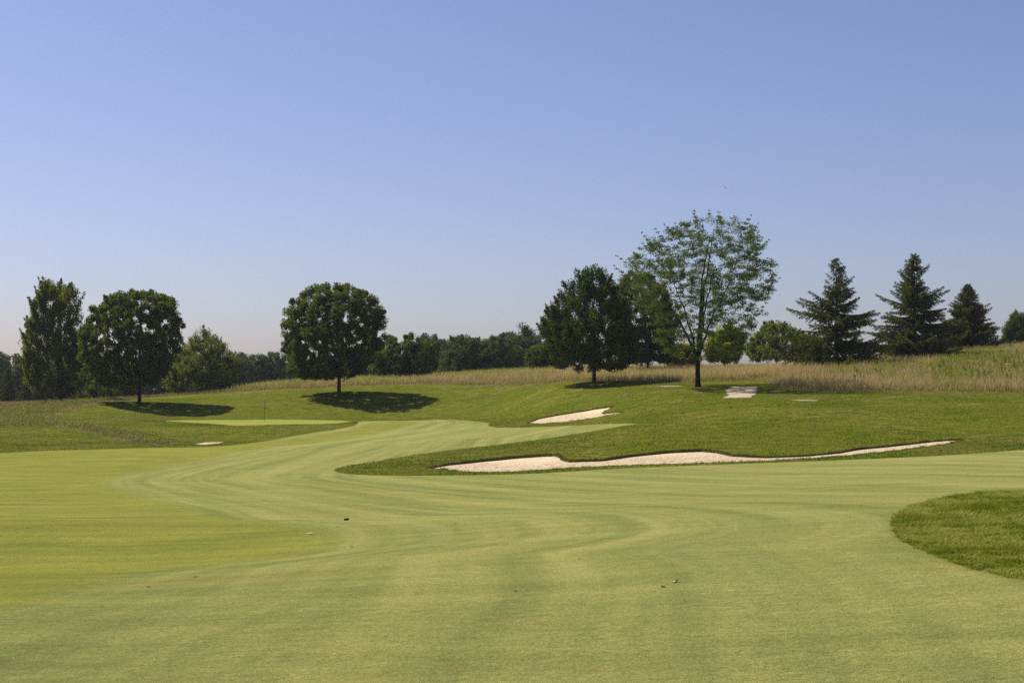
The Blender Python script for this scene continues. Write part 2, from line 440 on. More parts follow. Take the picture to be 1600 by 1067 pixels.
# ------------------------------------------------------------------ terrain mesh
def build_ground():
    s = np.concatenate([np.linspace(-1.6, -.42, 40)[:-1], np.linspace(-.42, .42, 760), np.linspace(.42, 1.6, 40)[1:]])
    rows = [-20.0]
    y = 2.0
    rows += list(np.linspace(-20, 2, 12)[1:])
    while y < 9000:
        st = .10 + .012*max(y-5, 0)**.9 if y < 60 else (.42 if y < 215 else .42 + (y-215)*.03)
        if y < 60: st = min(st, .42)
        y += st; rows.append(y)
    rows = np.array(rows)
    Sg, Yg = np.meshgrid(s, rows)
    fan = np.clip(Yg, -20, 1e9) + np.where(Yg < 40, 22*(1-np.clip(Yg, -20, 40)/40*1.0).clip(0, 1.6), 0)
    Xg = Sg * np.maximum(fan, 20)
    X = Xg.ravel(); Y = Yg.ravel()
    n, mcol = Sg.shape
    idx = np.arange(n*mcol).reshape(n, mcol)
    a, b, c, d = idx[:-1, :-1].ravel(), idx[:-1, 1:].ravel(), idx[1:, 1:].ravel(), idx[1:, :-1].ravel()
    T = np.concatenate([np.stack([a, b, c], 1), np.stack([a, c, d], 1)])
    Z = hgt(X, Y)
    V = np.stack([X, Y, Z], 1)
    fw = np.minimum(sdf(FAIR, X, Y), -sdf(ISLE, X, Y))
    A = {'dfair': fw, 'dyel': sdf(YELL, X, Y), 'dmead': sdf(MEAD, X, Y, 30)}
    A['g'] = sdf(GREEN, X, Y, 10)
    for i, B in enumerate((B1, B2, B3)): A['b%d' % i] = sdf(B, X, Y, 8)
    A['p'] = np.maximum.reduce([sdf(P, X, Y, 8) for P in PATHS])
    def emit(name, V, T, A, mat, keep, **kw):
        v, t, aa = compact(V, T, A)
        me = mesh_from(name, v, t, 3, {k: aa[k] for k in keep})
        return link(name, me, mat, **kw)
    V, A, Tf, Tr, _ = clip(V, T, A, A['dfair'])
    emit('fairway', V, Tf, A, M_FAIR, ('dfair', 'dyel'), kind='structure')
    V, A, Tg, Tr, _ = clip(V, Tr, A, A['g'])
    emit('putting_green', V, Tg, A, M_GREEN, (), kind='structure')
    V, A, Tp, Tr, _ = clip(V, Tr, A, A['p'])
    emit('cart_path', V, Tp, A, M_PATH, (), kind='structure')
    labs = ['long pale sand bunker with a wavy dark lip in the middle of the rough slope',
            'smaller notched pale sand bunker higher up beside the fairway tongue',
            'tiny sliver of sand bunker below the putting green']
    for i, (FAR, NEAR) in enumerate(((B1F, B1N), (B2F, B2N), (B3F, B3N))):
        V, A, Tb, Tr, E = clip(V, Tr, A, A['b%d' % i])
        v, t, aa = compact(V, Tb, A)
        fl = poly(FAR); nl = poly(NEAR)
        def drop(v):
            df = pdist(fl, v[:, 0], v[:, 1]); dn = pdist(nl, v[:, 0], v[:, 1]); wq = dn/(dn+df+1e-6)
            mn = np.minimum(df, dn); q = np.clip(mn/2.5, 0, 1); q = q*q*(3-2*q); gw = np.clip((df+dn)/7, .12, 1)
            big = 1.0 if i == 0 else (.8 if i == 1 else .3)
            return big*(.012 + .12*wq**2*np.sqrt(gw) + .16*q*(1-.6*wq)*gw), dn
        dz, dn = drop(v)
        v = v.copy(); v[:, 2] -= dz
        me = mesh_from('sand_bunker', v, t, 3, {'dnear': dn})
        ob = link('sand_bunker', me, M_SAND, label=labs[i], category='bunker', group='sand bunkers')
        # the cut turf face round the sand
        u, inv = np.unique(E, return_inverse=True); inv = inv.reshape(E.shape)
        top = V[u]; bot = top.copy(); bot[:, 2] -= drop(top)[0] + .03
        top = top.copy(); top[:, 2] += .012
        nn = len(u)
        q = np.stack([inv[:, 0], inv[:, 1], inv[:, 1]+nn, inv[:, 0]+nn], 1)
        me = mesh_from('lip', np.concatenate([top, bot]), q, 4, None, False)
        link('lip', me, M_LIP, parent=ob)
    V, A, Tm, Tr, _ = clip(V, Tr, A, A['dmead'])
    emit('meadow_ground', V, Tm, A, M_MEAD, (), kind='structure')
    emit('ground', V, Tr, A, M_ROUGH, ('dfair', 'dmead'), kind='structure')
build_ground()

# ------------------------------------------------------------------ leaf and bark materials
def mat_leaf(name, dark, light, tip=None, trans=.46, rough=.6, spec=.07):
    m = NT(name); v = m.attr('v')
    c = m.mix(m.mr(v, 0, 1), dark, light)
    m.fin(c, rough, spec)
    t = m.n('ShaderNodeBsdfTranslucent'); m.set(t.inputs[0], m.mix(1.0, val(m, c, 1.45), (1.0, .96, .70), 'MULTIPLY'))
    x = m.n('ShaderNodeMixShader'); x.inputs[0].default_value = trans
    m.t.links.new(m.b.outputs[0], x.inputs[1]); m.t.links.new(t.outputs[0], x.inputs[2]); m.t.links.new(x.outputs[0], m.out.inputs[0])
    return m.m
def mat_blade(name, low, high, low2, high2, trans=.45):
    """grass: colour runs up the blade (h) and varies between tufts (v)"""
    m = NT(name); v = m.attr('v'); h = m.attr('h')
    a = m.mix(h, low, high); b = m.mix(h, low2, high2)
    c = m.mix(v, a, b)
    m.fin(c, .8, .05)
    t = m.n('ShaderNodeBsdfTranslucent'); m.set(t.inputs[0], c)
    x = m.n('ShaderNodeMixShader'); x.inputs[0].default_value = trans
    m.t.links.new(m.b.outputs[0], x.inputs[1]); m.t.links.new(t.outputs[0], x.inputs[2]); m.t.links.new(x.outputs[0], m.out.inputs[0])
    return m.m
def mat_bark(name, a, b):
    m = NT(name); p = m.pos(); f = m.noise(m.scale(p, (1, 1, .18)), 22, 4, .7)
    c = m.mix(m.mr(f, .3, .7), a, b); m.bump(f, 1, .03)
    return m.fin(c, .95, .05)
def mat_plain(name, c, rough=.7, spec=.2):
    m = NT(name); p = m.pos(); f = m.noise(p, 30, 3)
    return m.fin(val(m, m.mix(0.0, c, c), m.mr(f, .3, .7, .85, 1.15)), rough, spec)

BARK = mat_bark('dark_bark', (.016, .013, .010), (.042, .034, .026))
L_MAPLE = mat_leaf('maple_leaves', (.038, .062, .006), (.125, .160, .014))
L_OAK = mat_leaf('tall_tree_leaves', (.045, .070, .008), (.185, .215, .026))
L_DARK = mat_leaf('dark_tree_leaves', (.032, .056, .005), (.110, .145, .013), trans=.22)
L_LOCUST = mat_leaf('locust_leaves', (.055, .085, .018), (.120, .160, .032), trans=.4)
L_LIGHT = mat_leaf('light_bush_leaves', (.075, .105, .014), (.175, .205, .032))
L_LIME = mat_leaf('lime_leaves', (.14, .17, .012), (.38, .40, .022), trans=.55)
L_BUSH = mat_leaf('bush_leaves', (.045, .075, .012), (.115, .150, .022))
L_FAR = mat_leaf('far_tree_leaves', (.058, .092, .026), (.165, .205, .055), trans=.2)
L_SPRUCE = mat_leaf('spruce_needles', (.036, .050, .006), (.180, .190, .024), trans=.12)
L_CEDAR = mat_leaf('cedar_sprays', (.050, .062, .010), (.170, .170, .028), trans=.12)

# ------------------------------------------------------------------ vegetation builders
def unit(a):
    return a / np.maximum(np.linalg.norm(a, axis=-1, keepdims=True), 1e-9)

def leaf_mesh(name, C, D, size, v, r, wide=.62, droop=.15, face_out=None):
    """kite leaves at centres C pointing along D"""
    n = len(C)
    up = unit(r.normal(0, 1, (n, 3)) + np.array([0, 0, .55])) if face_out is None else unit(r.normal(0, .55, (n, 3)) + face_out*1.0 + np.array([0, 0, .5]))
    D = unit(D); S = unit(np.cross(D, up)); N = np.cross(S, D)
    L = (size * r.uniform(.7, 1.25, n))[:, None]
    P0 = C - D*L*.5; P2 = C + D*L*.5 - N*L*droop
    M = C - D*L*.02 + N*L*.05
    P1 = M + S*L*wide*.5; P3 = M - S*L*wide*.5
    V = np.stack([P0, P1, P2, P3], 1).reshape(-1, 3)
    Fq = np.arange(4*n).reshape(n, 4)
    return mesh_from(name, V, Fq, 4, {'v': np.repeat(np.clip(v, 0, 1), 4)}, False)

def tubes(paths, sides=6):
    """paths: list of (points (k,3), radii (k,)); one mesh"""
    VV = []; FF = []; o = 0
    for P, rad in paths:
        P = np.asarray(P, float); k = len(P)
        T = unit(np.gradient(P, axis=0)); ref = np.array([0.31, .95, .05])
        S = unit(np.cross(T, ref)); U = np.cross(S, T)
        sd_ = sides if rad[0] > .04 else 3
        a = np.linspace(0, 2*PI, sd_, endpoint=False)
        ring = P[:, None] + (S[:, None]*np.cos(a)[None, :, None] + U[:, None]*np.sin(a)[None, :, None]) * np.asarray(rad)[:, None, None]
        VV.append(ring.reshape(-1, 3))
        i = np.arange(k-1)[:, None]*sd_; j = np.arange(sd_)[None]; j2 = (j+1) % sd_
        FF.append(np.stack([i+j, i+j2, i+sd_+j2, i+sd_+j], -1).reshape(-1, 4) + o)
        o += k*sd_
    return np.concatenate(VV), np.concatenate(FF)

def bez(a, b, c, n):
    t = np.linspace(0, 1, n)[:, None]
    return (1-t)**2*a + 2*t*(1-t)*b + t*t*c

class Lump:
    def __init__(s, r, amp, k=9):
        s.d = unit(r.normal(0, 1, (k, 3))); s.a = r.uniform(-1, 1, k)*amp; s.p = r.uniform(4, 22, k)
    def __call__(s, d):
        o = np.zeros(len(d))
        for q, a, p in zip(s.d, s.a, s.p): o += a*np.exp((d@q - 1)*p)
        return 1 + o

def broadleaf(seed, prof, H, base, trunk_r, fork, nlimb=6, nclust=300, per=90, leaf=.2, cl=.55, up=.4, flat=1.0,
              surf=.55, lump=.22, lean=0.0, spike=0.0, depth=1.0, gap=0.0, limb_up=.6, shoots=0, shoot_len=1.0):
    """prof: rows (height m, left radius, right radius) of the crown; returns crown arrays and trunk arrays"""
    r = np.random.default_rng(seed)
    pr = np.array(prof, float); hz = pr[:, 0]
    lum = Lump(r, lump, 46)
    cx = lambda h: np.interp(h, hz, (pr[:, 2]-pr[:, 1])/2)
    def radius(h, ph):
        rl = np.interp(h, hz, pr[:, 1]); rr = np.interp(h, hz, pr[:, 2]); m = (rl+rr)/2
        return m
    # cluster centres
    zc = (hz[0]+hz[-1])/2; hh = (hz[-1]-hz[0])/2
    C = []
    while len(C) < nclust:
        h = r.uniform(hz[0], hz[-1], 400); ph = r.uniform(0, 2*PI, 400)
        m = radius(h, ph); mx = m.max() + 1e-6
        keep = r.uniform(0, 1, 400) < (m/((pr[:, 1]+pr[:, 2])/2).max())**1.3 + .03
        u = r.uniform(0, 1, 400)
        rho = m * np.where(r.uniform(0, 1, 400) < surf, r.uniform(.78, 1.0, 400), np.sqrt(u))
        d = unit(np.stack([np.cos(ph)*rho, np.sin(ph)*rho, (h-zc)], 1))
        k = lum(d)
        if gap > 0: keep &= ~((k < 1-gap*.4) & (r.uniform(0, 1, 400) < .8))
        x = cx(h) + np.cos(ph)*rho*k; y = np.sin(ph)*rho*k*depth
        zz = zc + (h-zc)*(1+(k-1)*.5)
        P = np.stack([x, y, zz], 1)[keep]
        C.extend(P.tolist())
    C = np.array(C[:nclust]); csf = np.ones(nclust)
    if shoots:
        ex = []; sf = []; top_ = hz[-1]
        cand = C[r.permutation(len(C))]
        for c0 in cand[(cand[:, 2] > hz[0] + .25*(top_-hz[0]))]:
            m = radius(c0[2], 0); rr0 = math.hypot(c0[0]-cx(c0[2]), c0[1]/depth)
            if rr0 < .7*m and c0[2] < top_*.88: continue
            o = unit(np.array([(c0[0]-cx(c0[2]))*.8, c0[1]*.8, .55*m + up*2.2 + r.uniform(0, 1.5)]))
            L = shoot_len*r.uniform(.5, 1.3)
            for k in range(3): ex.append(c0 + o*L*(k+1)/3*1.0); sf.append((.62, .45, .30)[k])
            if len(ex) >= shoots*3: break
        C = np.concatenate([C, np.array(ex)]); csf = np.concatenate([csf, np.array(sf)]); nclust = len(C)
    # limbs
    paths = []; nodes = []
    f = np.array([lean*.3, 0, fork]); b0 = np.array([0, 0, 0.0])
    tk = bez(b0, np.array([lean*.0 + r.normal(0, .06), r.normal(0, .06), fork*.5]), f, 7)
    rad = trunk_r*np.array([1.45, 1.12, 1.0, .95, .9, .87, .85]); paths.append((tk, rad))
    top = hz[-1]
    targ = []
    for i in range(nlimb):
        a = 2*PI*(i + r.uniform(-.25, .25))/nlimb + .4; hgt_ = r.uniform(.45, .88)*(top-hz[0]) + hz[0]
        if i == 0: hgt_ = top*.96; q = .12
        elif i == 1: q = .2; hgt_ = top*.9
        else: q = r.uniform(.5, .8)
        m = radius(hgt_, a)*q
        targ.append(np.array([cx(hgt_) + math.cos(a)*m, math.sin(a)*m*depth, hgt_]))
    for i, t in enumerate(targ):
        fr = r.uniform(.75, 1.0) if i > 1 else 1.0
        s0 = b0 + (f-b0)*fr; s0 = np.array([tk[-1][0]*fr, tk[-1][1]*fr, fork*fr])
        mid = s0 + (t-s0)*np.array([.5*(1-limb_up)+.15, .5*(1-limb_up)+.15, .55]) + r.normal(0, .15, 3)
        P = bez(s0, mid, t, 12); P[1:-1] += r.normal(0, .05, (10, 3))
        R0 = trunk_r*(.62 if i < 2 else .42)
        rr_ = R0*np.linspace(1, .0, 12)**.8 + .015
        paths.append((P, rr_)); nodes.append(np.concatenate([P[2:], rr_[2:, None]], 1))
    nd = np.concatenate(nodes)
    order = np.argsort(np.linalg.norm(C - f, axis=1))
    tips = []
    for ci in order:
        c = C[ci]
        dv = nd[:, :3] - c; dist = np.linalg.norm(dv, axis=1) + np.maximum(dv[:, 2]+.2, 0)*1.2 + np.where(nd[:, 3] < .022, .25, 0)
        k = int(dist.argmin()); s0 = nd[k, :3]
        L = np.linalg.norm(c-s0)
        mid = (s0+c)/2 + np.array([0, 0, -.12*L*(1-up)+.04*L])
        n = 5; P = bez(s0, mid, c, n)
        r0 = min(nd[k, 3]*.75, .022 + .016*L); rr_ = np.linspace(r0, .008, n)
        paths.append((P, rr_)); tips.append((ci, unit(c-mid)))
        if L > .9: nd = np.concatenate([nd, np.concatenate([P[2:], rr_[2:, None]], 1)])
    TD = np.zeros((nclust, 3))
    for ci, d in tips: TD[ci] = d
    cen = np.array([cx(np.array([zc]))[0], 0, zc*.75])
    out = unit(C - cen)
    AX = unit(TD*.5 + out*.6 + np.array([0, 0, up]))
    cnt = np.maximum(6, (per*csf**1.5).astype(int)); ci = np.repeat(np.arange(nclust), cnt); n = len(ci)
    csz = cl*r.uniform(.6, 1.35, nclust)*csf
    g = r.normal(0, 1, (n, 3)); g = g/np.linalg.norm(g, axis=1, keepdims=True)*(r.uniform(0, 1, n)**.45)[:, None]
    g[:, 2] *= flat
    ax = AX[ci]
    along = (g*ax).sum(1, keepdims=True)
    g = g + ax*along*spike
    Pp = C[ci] + g*csz[ci][:, None]
    D = unit(g*.6 + ax*.4 + r.normal(0, .45, (n, 3)))
    cv = r.uniform(0, 1, nclust)
    v = .6*cv[ci] + .4*r.uniform(0, 1, n)
    me = leaf_mesh('crown', Pp, D, leaf, v, r, face_out=unit(g + out[ci]*.35))
    tv, tf = tubes(paths)
    return me, mesh_from('trunk', tv, tf, 4, None, True)

def place_tree(name, px, d, crown, trunk, lmat, label, group=None, rot=0, sc_=1.0, cat='tree', zoff=-.12, bark=None):
    x, y, z = at(px, d=d)
    e = link(name, None, loc=(x, y, z+zoff), label=label, category=cat, group=group)
    e.rotation_euler = (0, 0, rot); e.scale = (sc_,)*3 if not hasattr(sc_, '__len__') else sc_
    link('crown', crown, lmat, parent=e)
    if trunk is not None: link('trunk', trunk, bark or BARK, parent=e)
    return e

def prof_px(px0, base_y, d, rows):
    """crown outline rows (photo row, left column, right column) in metres round the trunk at distance d"""
    k = d / F
    x, y, z = at(px0, d=d)
    out = []
    for (py, xl, xr) in sorted(rows, key=lambda q: -q[0]):
        h = CAMZ + ray(px0, py)[1]*d - z
        out.append((h, (px0-xl)*k, (xr-px0)*k))
    return out
T = time_ = None
GR = 'trees along the crest of the course'
# 1 tall two-topped tree, far left
d = 186
pr = prof_px(95, 628, d, [(617,66,122),(600,44,128),(570,36,131),(540,35,129),(510,42,128),(480,50,124),(465,56,120),(452,60,112),(440,68,96)])
c, t = broadleaf(11, pr, 0, 0, .30, 3.2, nlimb=9, nclust=470, per=110, leaf=.25, cl=.50, up=1.1, surf=.5, lump=.14, spike=.9, limb_up=.9, shoots=75, shoot_len=1.5)
place_tree('tall_tree', 95, d, c, t, L_OAK, 'tall upright two-topped green tree with ragged pale shoots, leftmost of the big trees', GR)
# 2 round maple, left
d = 172
pr = prof_px(218, 625, d, [(600,165,240),(585,140,262),(560,128,280),(530,126,282),(505,130,280),(485,142,276),(470,157,266),(460,178,250),(455,205,238)])
c, t = broadleaf(26, pr, 0, 0, .24, 2.9, nlimb=8, nclust=700, per=125, leaf=.25, cl=.54, up=.35, surf=.55, lump=.055, shoots=60, shoot_len=.45)
place_tree('maple_tree', 218, d, c, t, L_MAPLE, 'round dense maple with low drooping left side above the left tree shadow', GR)
# 3 round maple, centre left
d = 176
pr = prof_px(530, 612, d, [(588,470,548),(575,448,572),(555,441,590),(530,442,597),(505,443,600),(485,447,598),(470,458,588),(455,478,570),(446,500,556)])
c, t = broadleaf(33, pr, 0, 0, .25, 3.2, nlimb=8, nclust=720, per=125, leaf=.25, cl=.54, up=.35, surf=.55, lump=.055, shoots=60, shoot_len=.45)
place_tree('maple_tree', 530, d, c, t, L_MAPLE, 'lone round dark maple behind the putting green with a broad shadow on the slope', GR)
# 4 dark spreading tree on the crest, centre right
d = 153
pr = prof_px(928, 595, d, [(574,886,966),(564,866,984),(548,851,992),(520,851,990),(490,858,980),(462,870,968),(445,884,956),(432,900,950),(426,912,940)])
c, t = broadleaf(44, pr, 0, 0, .22, 2.0, nlimb=9, nclust=470, per=120, leaf=.22, cl=.50, up=.75, surf=.55, lump=.13, spike=.7, shoots=80, shoot_len=.85)
place_tree('spreading_tree', 928, d, c, t, L_DARK, 'dark spreading tree with a short trunk on the crest left of the airy tree', GR)
# 5 airy locust
d = 131
pr = prof_px(1090, 603, d, [(556,1040,1150),(540,1008,1182),(520,998,1204),(490,992,1212),(460,982,1216),(430,974,1216),(405,978,1212),(385,996,1206),(368,1024,1194),(355,1042,1178),(346,1060,1152)])
c, t = broadleaf(58, pr, 0, 0, .24, 2.7, nlimb=7, nclust=960, per=60, leaf=.15, cl=.54, up=.2, flat=.46, surf=.42, lump=.19, gap=.3, limb_up=.7, shoots=110, shoot_len=1.2)
place_tree('locust_tree', 1090, d, c, t, L_LOCUST, 'tallest airy feathery tree with forked limbs beside the cart path', GR)
# 6 darker trees behind, between 4 and 5
d = 192
pr = prof_px(1010, 560, d, [(568,965,1052),(550,955,1060),(515,952,1060),(480,955,1054),(455,962,1042),(440,972,1026),(430,982,1010)])
c, t = broadleaf(63, pr, 0, 0, .20, 2.2, nlimb=7, nclust=560, per=125, leaf=.25, cl=.58, up=.3, flat=.8, surf=.5, lump=.12, shoots=30, shoot_len=.7)
place_tree('shade_tree', 1012, d, c, t, L_BUSH, 'mid green tree partly hidden between the dark spreading tree and the airy tree', GR)
d = 176
pr = prof_px(912, 577, d, [(560,890,935),(540,880,945),(515,885,942),(495,898,928)])
c, t = broadleaf(64, pr, 0, 0, .09, 2.2, nlimb=5, nclust=60, per=70, leaf=.2, cl=.55, up=.4)
place_tree('young_tree', 910, d, c, t, L_DARK, 'young tree whose thin dark trunk shows in the meadow behind the dark spreading tree', GR)
# 7 loose light green tree left of centre
d = 205
pr = prof_px(315, 612, d, [(614,275,362),(600,264,370),(575,266,371),(555,280,362),(540,292,352),(528,300,338),(518,306,322)])
c, t = broadleaf(71, pr, 0, 0, .14, 1.0, nlimb=8, nclust=330, per=95, leaf=.24, cl=.60, up=.7, surf=.5, lump=.14, spike=.7, shoots=60, shoot_len=1.1)
place_tree('bushy_tree', 315, d, c, t, L_LIGHT, 'light green bushy tree with shaggy top right of the left round maple', 'bushy trees behind the crest')
# 8 shrubs beneath tree 2
d = 200
for k, (px, rows, lab) in enumerate([
    (150, [(622,118,182),(605,112,190),(585,116,186),(568,128,172)], 'low pale shrub thicket between the tall tree and the left maple trunk'),
    (196, [(620,168,222),(604,166,226),(588,172,218),(576,182,208)], 'small pale shrub just behind the left maple trunk')]):
    pr = prof_px(px, 615, d, rows)
    c, t = broadleaf(80+k, pr, 0, 0, .07, .6, nlimb=5, nclust=110, per=80, leaf=.24, cl=.6, up=.5, lump=.3)
    place_tree('shrub', px, d, c, t, L_LIGHT, lab, 'shrubs behind the crest', cat='shrub')
# 9 round tree right of maple 3
d = 212
pr = prof_px(632, 580, d, [(584,590,672),(572,578,680),(556,574,680),(540,582,676),(530,600,664),(523,615,650)])
c, t = broadleaf(91, pr, 0, 0, .16, 1.2, nlimb=7, nclust=300, per=100, leaf=.28, cl=.60, up=.4, lump=.12, shoots=20, shoot_len=.5)
place_tree('round_bushy_tree', 632, d, c, t, L_BUSH, 'round mid green tree just right of the lone round maple', 'bushy trees behind the crest')
# 10 broad grey-green mass and its neighbours
d = 240
for k, (px, rows, lm, lab) in enumerate([
    (722, [(580,690,755),(565,688,762),(545,694,756),(532,702,744),(526,712,732)], L_FAR, 'broad olive green tree, left one of the joined pair above the weeds'),
    (775, [(578,738,815),(562,735,820),(545,740,814),(533,752,800),(526,764,786)], L_FAR, 'broad olive green tree, right one of the joined pair above the weeds'),
    (852, [(572,826,880),(556,822,884),(545,830,876),(538,842,866)], L_BUSH, 'low leafy tree at the left foot of the dark spreading tree')]):
    pr = prof_px(px, 575, d if k < 2 else 215, rows)
    c, t = broadleaf(100+k, pr, 0, 0, .15, 1.0, nlimb=7, nclust=300, per=95, leaf=.28, cl=.60, up=.4, lump=.14, shoots=25, shoot_len=.7)
    place_tree('broad_tree', px, d if k < 2 else 215, c, t, lm, lab, 'bushy trees behind the crest')
# 11 lime trees and shrubs right of the locust
for k, (px, d, rows, lm, lab, nm) in enumerate([
    (1132, 190, [(562,1106,1156),(548,1100,1161),(532,1104,1160),(518,1116,1152),(508,1124,1142)], L_LIME, 'small yellow-green tree under the right side of the airy tree', 'young_tree'),
    (1062, 200, [(568,1036,1090),(556,1032,1094),(546,1040,1086),(540,1050,1074)], L_LIME, 'bright green shrub at the left of the airy tree trunk', 'shrub'),
    (1214, 205, [(562,1172,1256),(548,1165,1263),(530,1172,1258),(515,1186,1246),(504,1200,1228)], L_LIGHT, 'wide pale green shrub tree left of the first spruce', 'bushy_tree'),
    (1262, 210, [(566,1242,1290),(550,1238,1294),(536,1244,1288),(526,1252,1276)], L_BUSH, 'green shrub tucked against the left of the first spruce', 'shrub'),
    (1592, 225, [(540,1576,1622),(522,1571,1626),(506,1576,1618),(492,1586,1606)], L_DARK, 'small dark rounded tree cut by the right edge of the view', 'rounded_tree')]):
    pr = prof_px(px, 565, d, rows)
    c, t = broadleaf(110+k, pr, 0, 0, .12, 1.0, nlimb=6, nclust=240, per=100, leaf=.25, cl=.50, up=.55, lump=.14, spike=.3, shoots=25, shoot_len=.7)
    place_tree(nm, px, d, c, t, lm, lab, 'bushy trees behind the crest', cat='shrub' if nm == 'shrub' else 'tree')

# ------------------------------------------------------------------ conifers
def conifer(seed, H, R0, base=.3, whorl=.36, nper=6, dens=1.0, tipup=.35, ragged=.3, power=.85, needle=.22, shape=None, bare_top=.5):
    r = np.random.default_rng(seed)
    paths = [(np.array([[0, 0, -.2], [0, 0, H*.3], [.02, 0, H*.6], [0, .02, H*.85], [0, 0, H]]), np.array([H*.017+.03, H*.014+.02, H*.009+.015, .03, .008]))]
    CC = []; DD_ = []; vv = []; SZ = []
    z = base
    while z < H-.15:
        f = 1-z/H
        Lm = shape(z/H)*R0 if shape else R0*f**power
        n = nper + r.integers(-1, 2) - (2 if z > H*.7 else 0)
        for i in range(n):
            a = r.uniform(0, 2*PI); L = Lm*(r.uniform(.70, 1.06) + (ragged*r.uniform(.3, 1) if r.uniform() < .22 else 0)) + .12
            dz0 = r.uniform(.15, .5) if z > H*.5 else r.uniform(-.1, .25)      # upper limbs rise, lower ones sag
            if z > H*.7: dz0 += .35
            dr = np.array([math.cos(a), math.sin(a), 0])
            s0 = np.array([0, 0, z + r.uniform(-.15, .15)])
            L = min(L, (H-z)*.50*r.uniform(.6, 1.25)+.12) if z > H*.62 else L
            e = s0 + dr*L + np.array([0, 0, L*dz0]); mid = s0 + dr*L*.5 + np.array([0, 0, L*(dz0*.5) - tipup*L*.25])
            k = 9; P = bez(s0, mid, e, k)
            paths.append((P, np.linspace(.012+.010*L, .006, k)))
            m = max(4, int(L*7*dens))
            for q in range(m):
                tt = (q+.6)/m; tt = tt**.8; pp = bez(s0, mid, e, 2)[0]*0 + ((1-tt)**2*s0 + 2*tt*(1-tt)*mid + tt*tt*e)
                sl_ = (.20 + .46*L*(1-tt)*.75)*r.uniform(.6, 1.2)
                side = 1 if q % 2 else -1
                pd = np.array([-dr[1]*side, dr[0]*side, 0])
                td = unit(dr*.75 + pd*r.uniform(.35, 1.0) + np.array([0, 0, r.uniform(-.45, .0)]))
                nn = max(5, int(sl_*26*dens) + 3)
                u = r.uniform(0, 1, nn)[:, None]
                c = pp + td*sl_*u + r.normal(0, .035, (nn, 3)) - np.array([0, 0, 1])*(u**1.5)*sl_*.25
                CC.append(c); DD_.append(td + r.normal(0, .5, (nn, 3)) + np.array([0, 0, -.15])); 
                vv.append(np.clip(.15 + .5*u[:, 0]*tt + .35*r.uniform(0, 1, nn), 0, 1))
        z += whorl*r.uniform(.7, 1.3)*(0.6 + .5*f)
    C = np.concatenate(CC); D = np.concatenate(DD_); v = np.concatenate(vv)
    me = leaf_mesh('crown', C, D, needle, v, r, wide=.26, droop=.1)
    tv, tf = tubes(paths)
    return me, mesh_from('trunk', tv, tf, 4, None, True)
def hpx(px, d, ytop): return CAMZ + ray(px, ytop)[1]*d - at(px, d=d)[2]
GS = 'conifers on the right hill'
d = 158; c, t = conifer(5, hpx(1308, d, 401), 5.7, base=.4, whorl=.50, nper=6, ragged=.6, power=.80, dens=1.1, needle=.25)
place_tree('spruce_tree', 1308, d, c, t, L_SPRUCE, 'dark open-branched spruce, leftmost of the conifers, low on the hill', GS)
d = 166; c, t = conifer(6, hpx(1430, d, 394), 5.5, base=.2, whorl=.42, nper=7, ragged=.55, power=.70, dens=1.1, needle=.25)
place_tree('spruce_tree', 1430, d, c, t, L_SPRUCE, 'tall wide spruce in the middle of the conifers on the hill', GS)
d = 182; c, t = conifer(8, hpx(1514, d, 443), 4.1, base=.1, whorl=.24, nper=11, ragged=.3, needle=.24, dens=1.1, shape=lambda q: (1-q)**.55*(.6+.4*min(1, (1-q)*1.5)))
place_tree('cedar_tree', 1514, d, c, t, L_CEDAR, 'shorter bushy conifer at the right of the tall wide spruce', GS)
# dark low conifers in the left treeline
ca, ta = conifer(9, 6.5, 1.9, base=.1, whorl=.34, nper=7, needle=.30, dens=.8, shape=lambda q: (1-q)**.7)
for k, (px, d, s, lab) in enumerate([(12, 232, .95, 'dark cone-shaped cedar at the far left edge under the treeline'), (40, 226, .8, 'dark cedar just left of the foot of the tall two-topped tree'),
        (60, 236, .95, 'dark cedar behind the foot of the tall two-topped tree')]):
    place_tree('cedar_tree', px, d, ca, ta, L_CEDAR, lab, 'cedars in the left treeline', rot=k*1.3, sc_=s)

# ------------------------------------------------------------------ far trees
FT = []
for k in range(5):
    H = [11, 12, 10, 12.5, 11.5][k]; W = [4.6, 4.2, 5.0, 5.2, 4.4][k]
    pr = [(1.0, W*.65, W*.7), (H*.3, W, W*.95), (H*.55, W*.95, W), (H*.75, W*.75, W*.8), (H*.9, W*.5, W*.45), (H, W*.15, W*.2)]
    FT.append(broadleaf(200+k, pr, 0, 0, .25, 2.0, nlimb=7, nclust=210, per=95, leaf=.36, cl=.80, up=.5, lump=.22, surf=.6, shoots=20, shoot_len=1.1))
def far_tree(k, px, d, ytop, lab, group, wx=1.0, mat=None):
    c, t = FT[k]
    if mat is not None: c = c.copy()
    H = hpx(px, d, ytop); s = H / [11, 12, 10, 12.5, 11.5][k]
    return place_tree('far_tree', px, d, c, t, mat or L_FAR, lab, group, rot=(k*1.7 + px*.013) % 6.28, sc_=(s*wx, s*wx, s))
LG = 'far dark trees on the left horizon'; LL = 'dark tree in the low treeline left of the big maple behind the green'
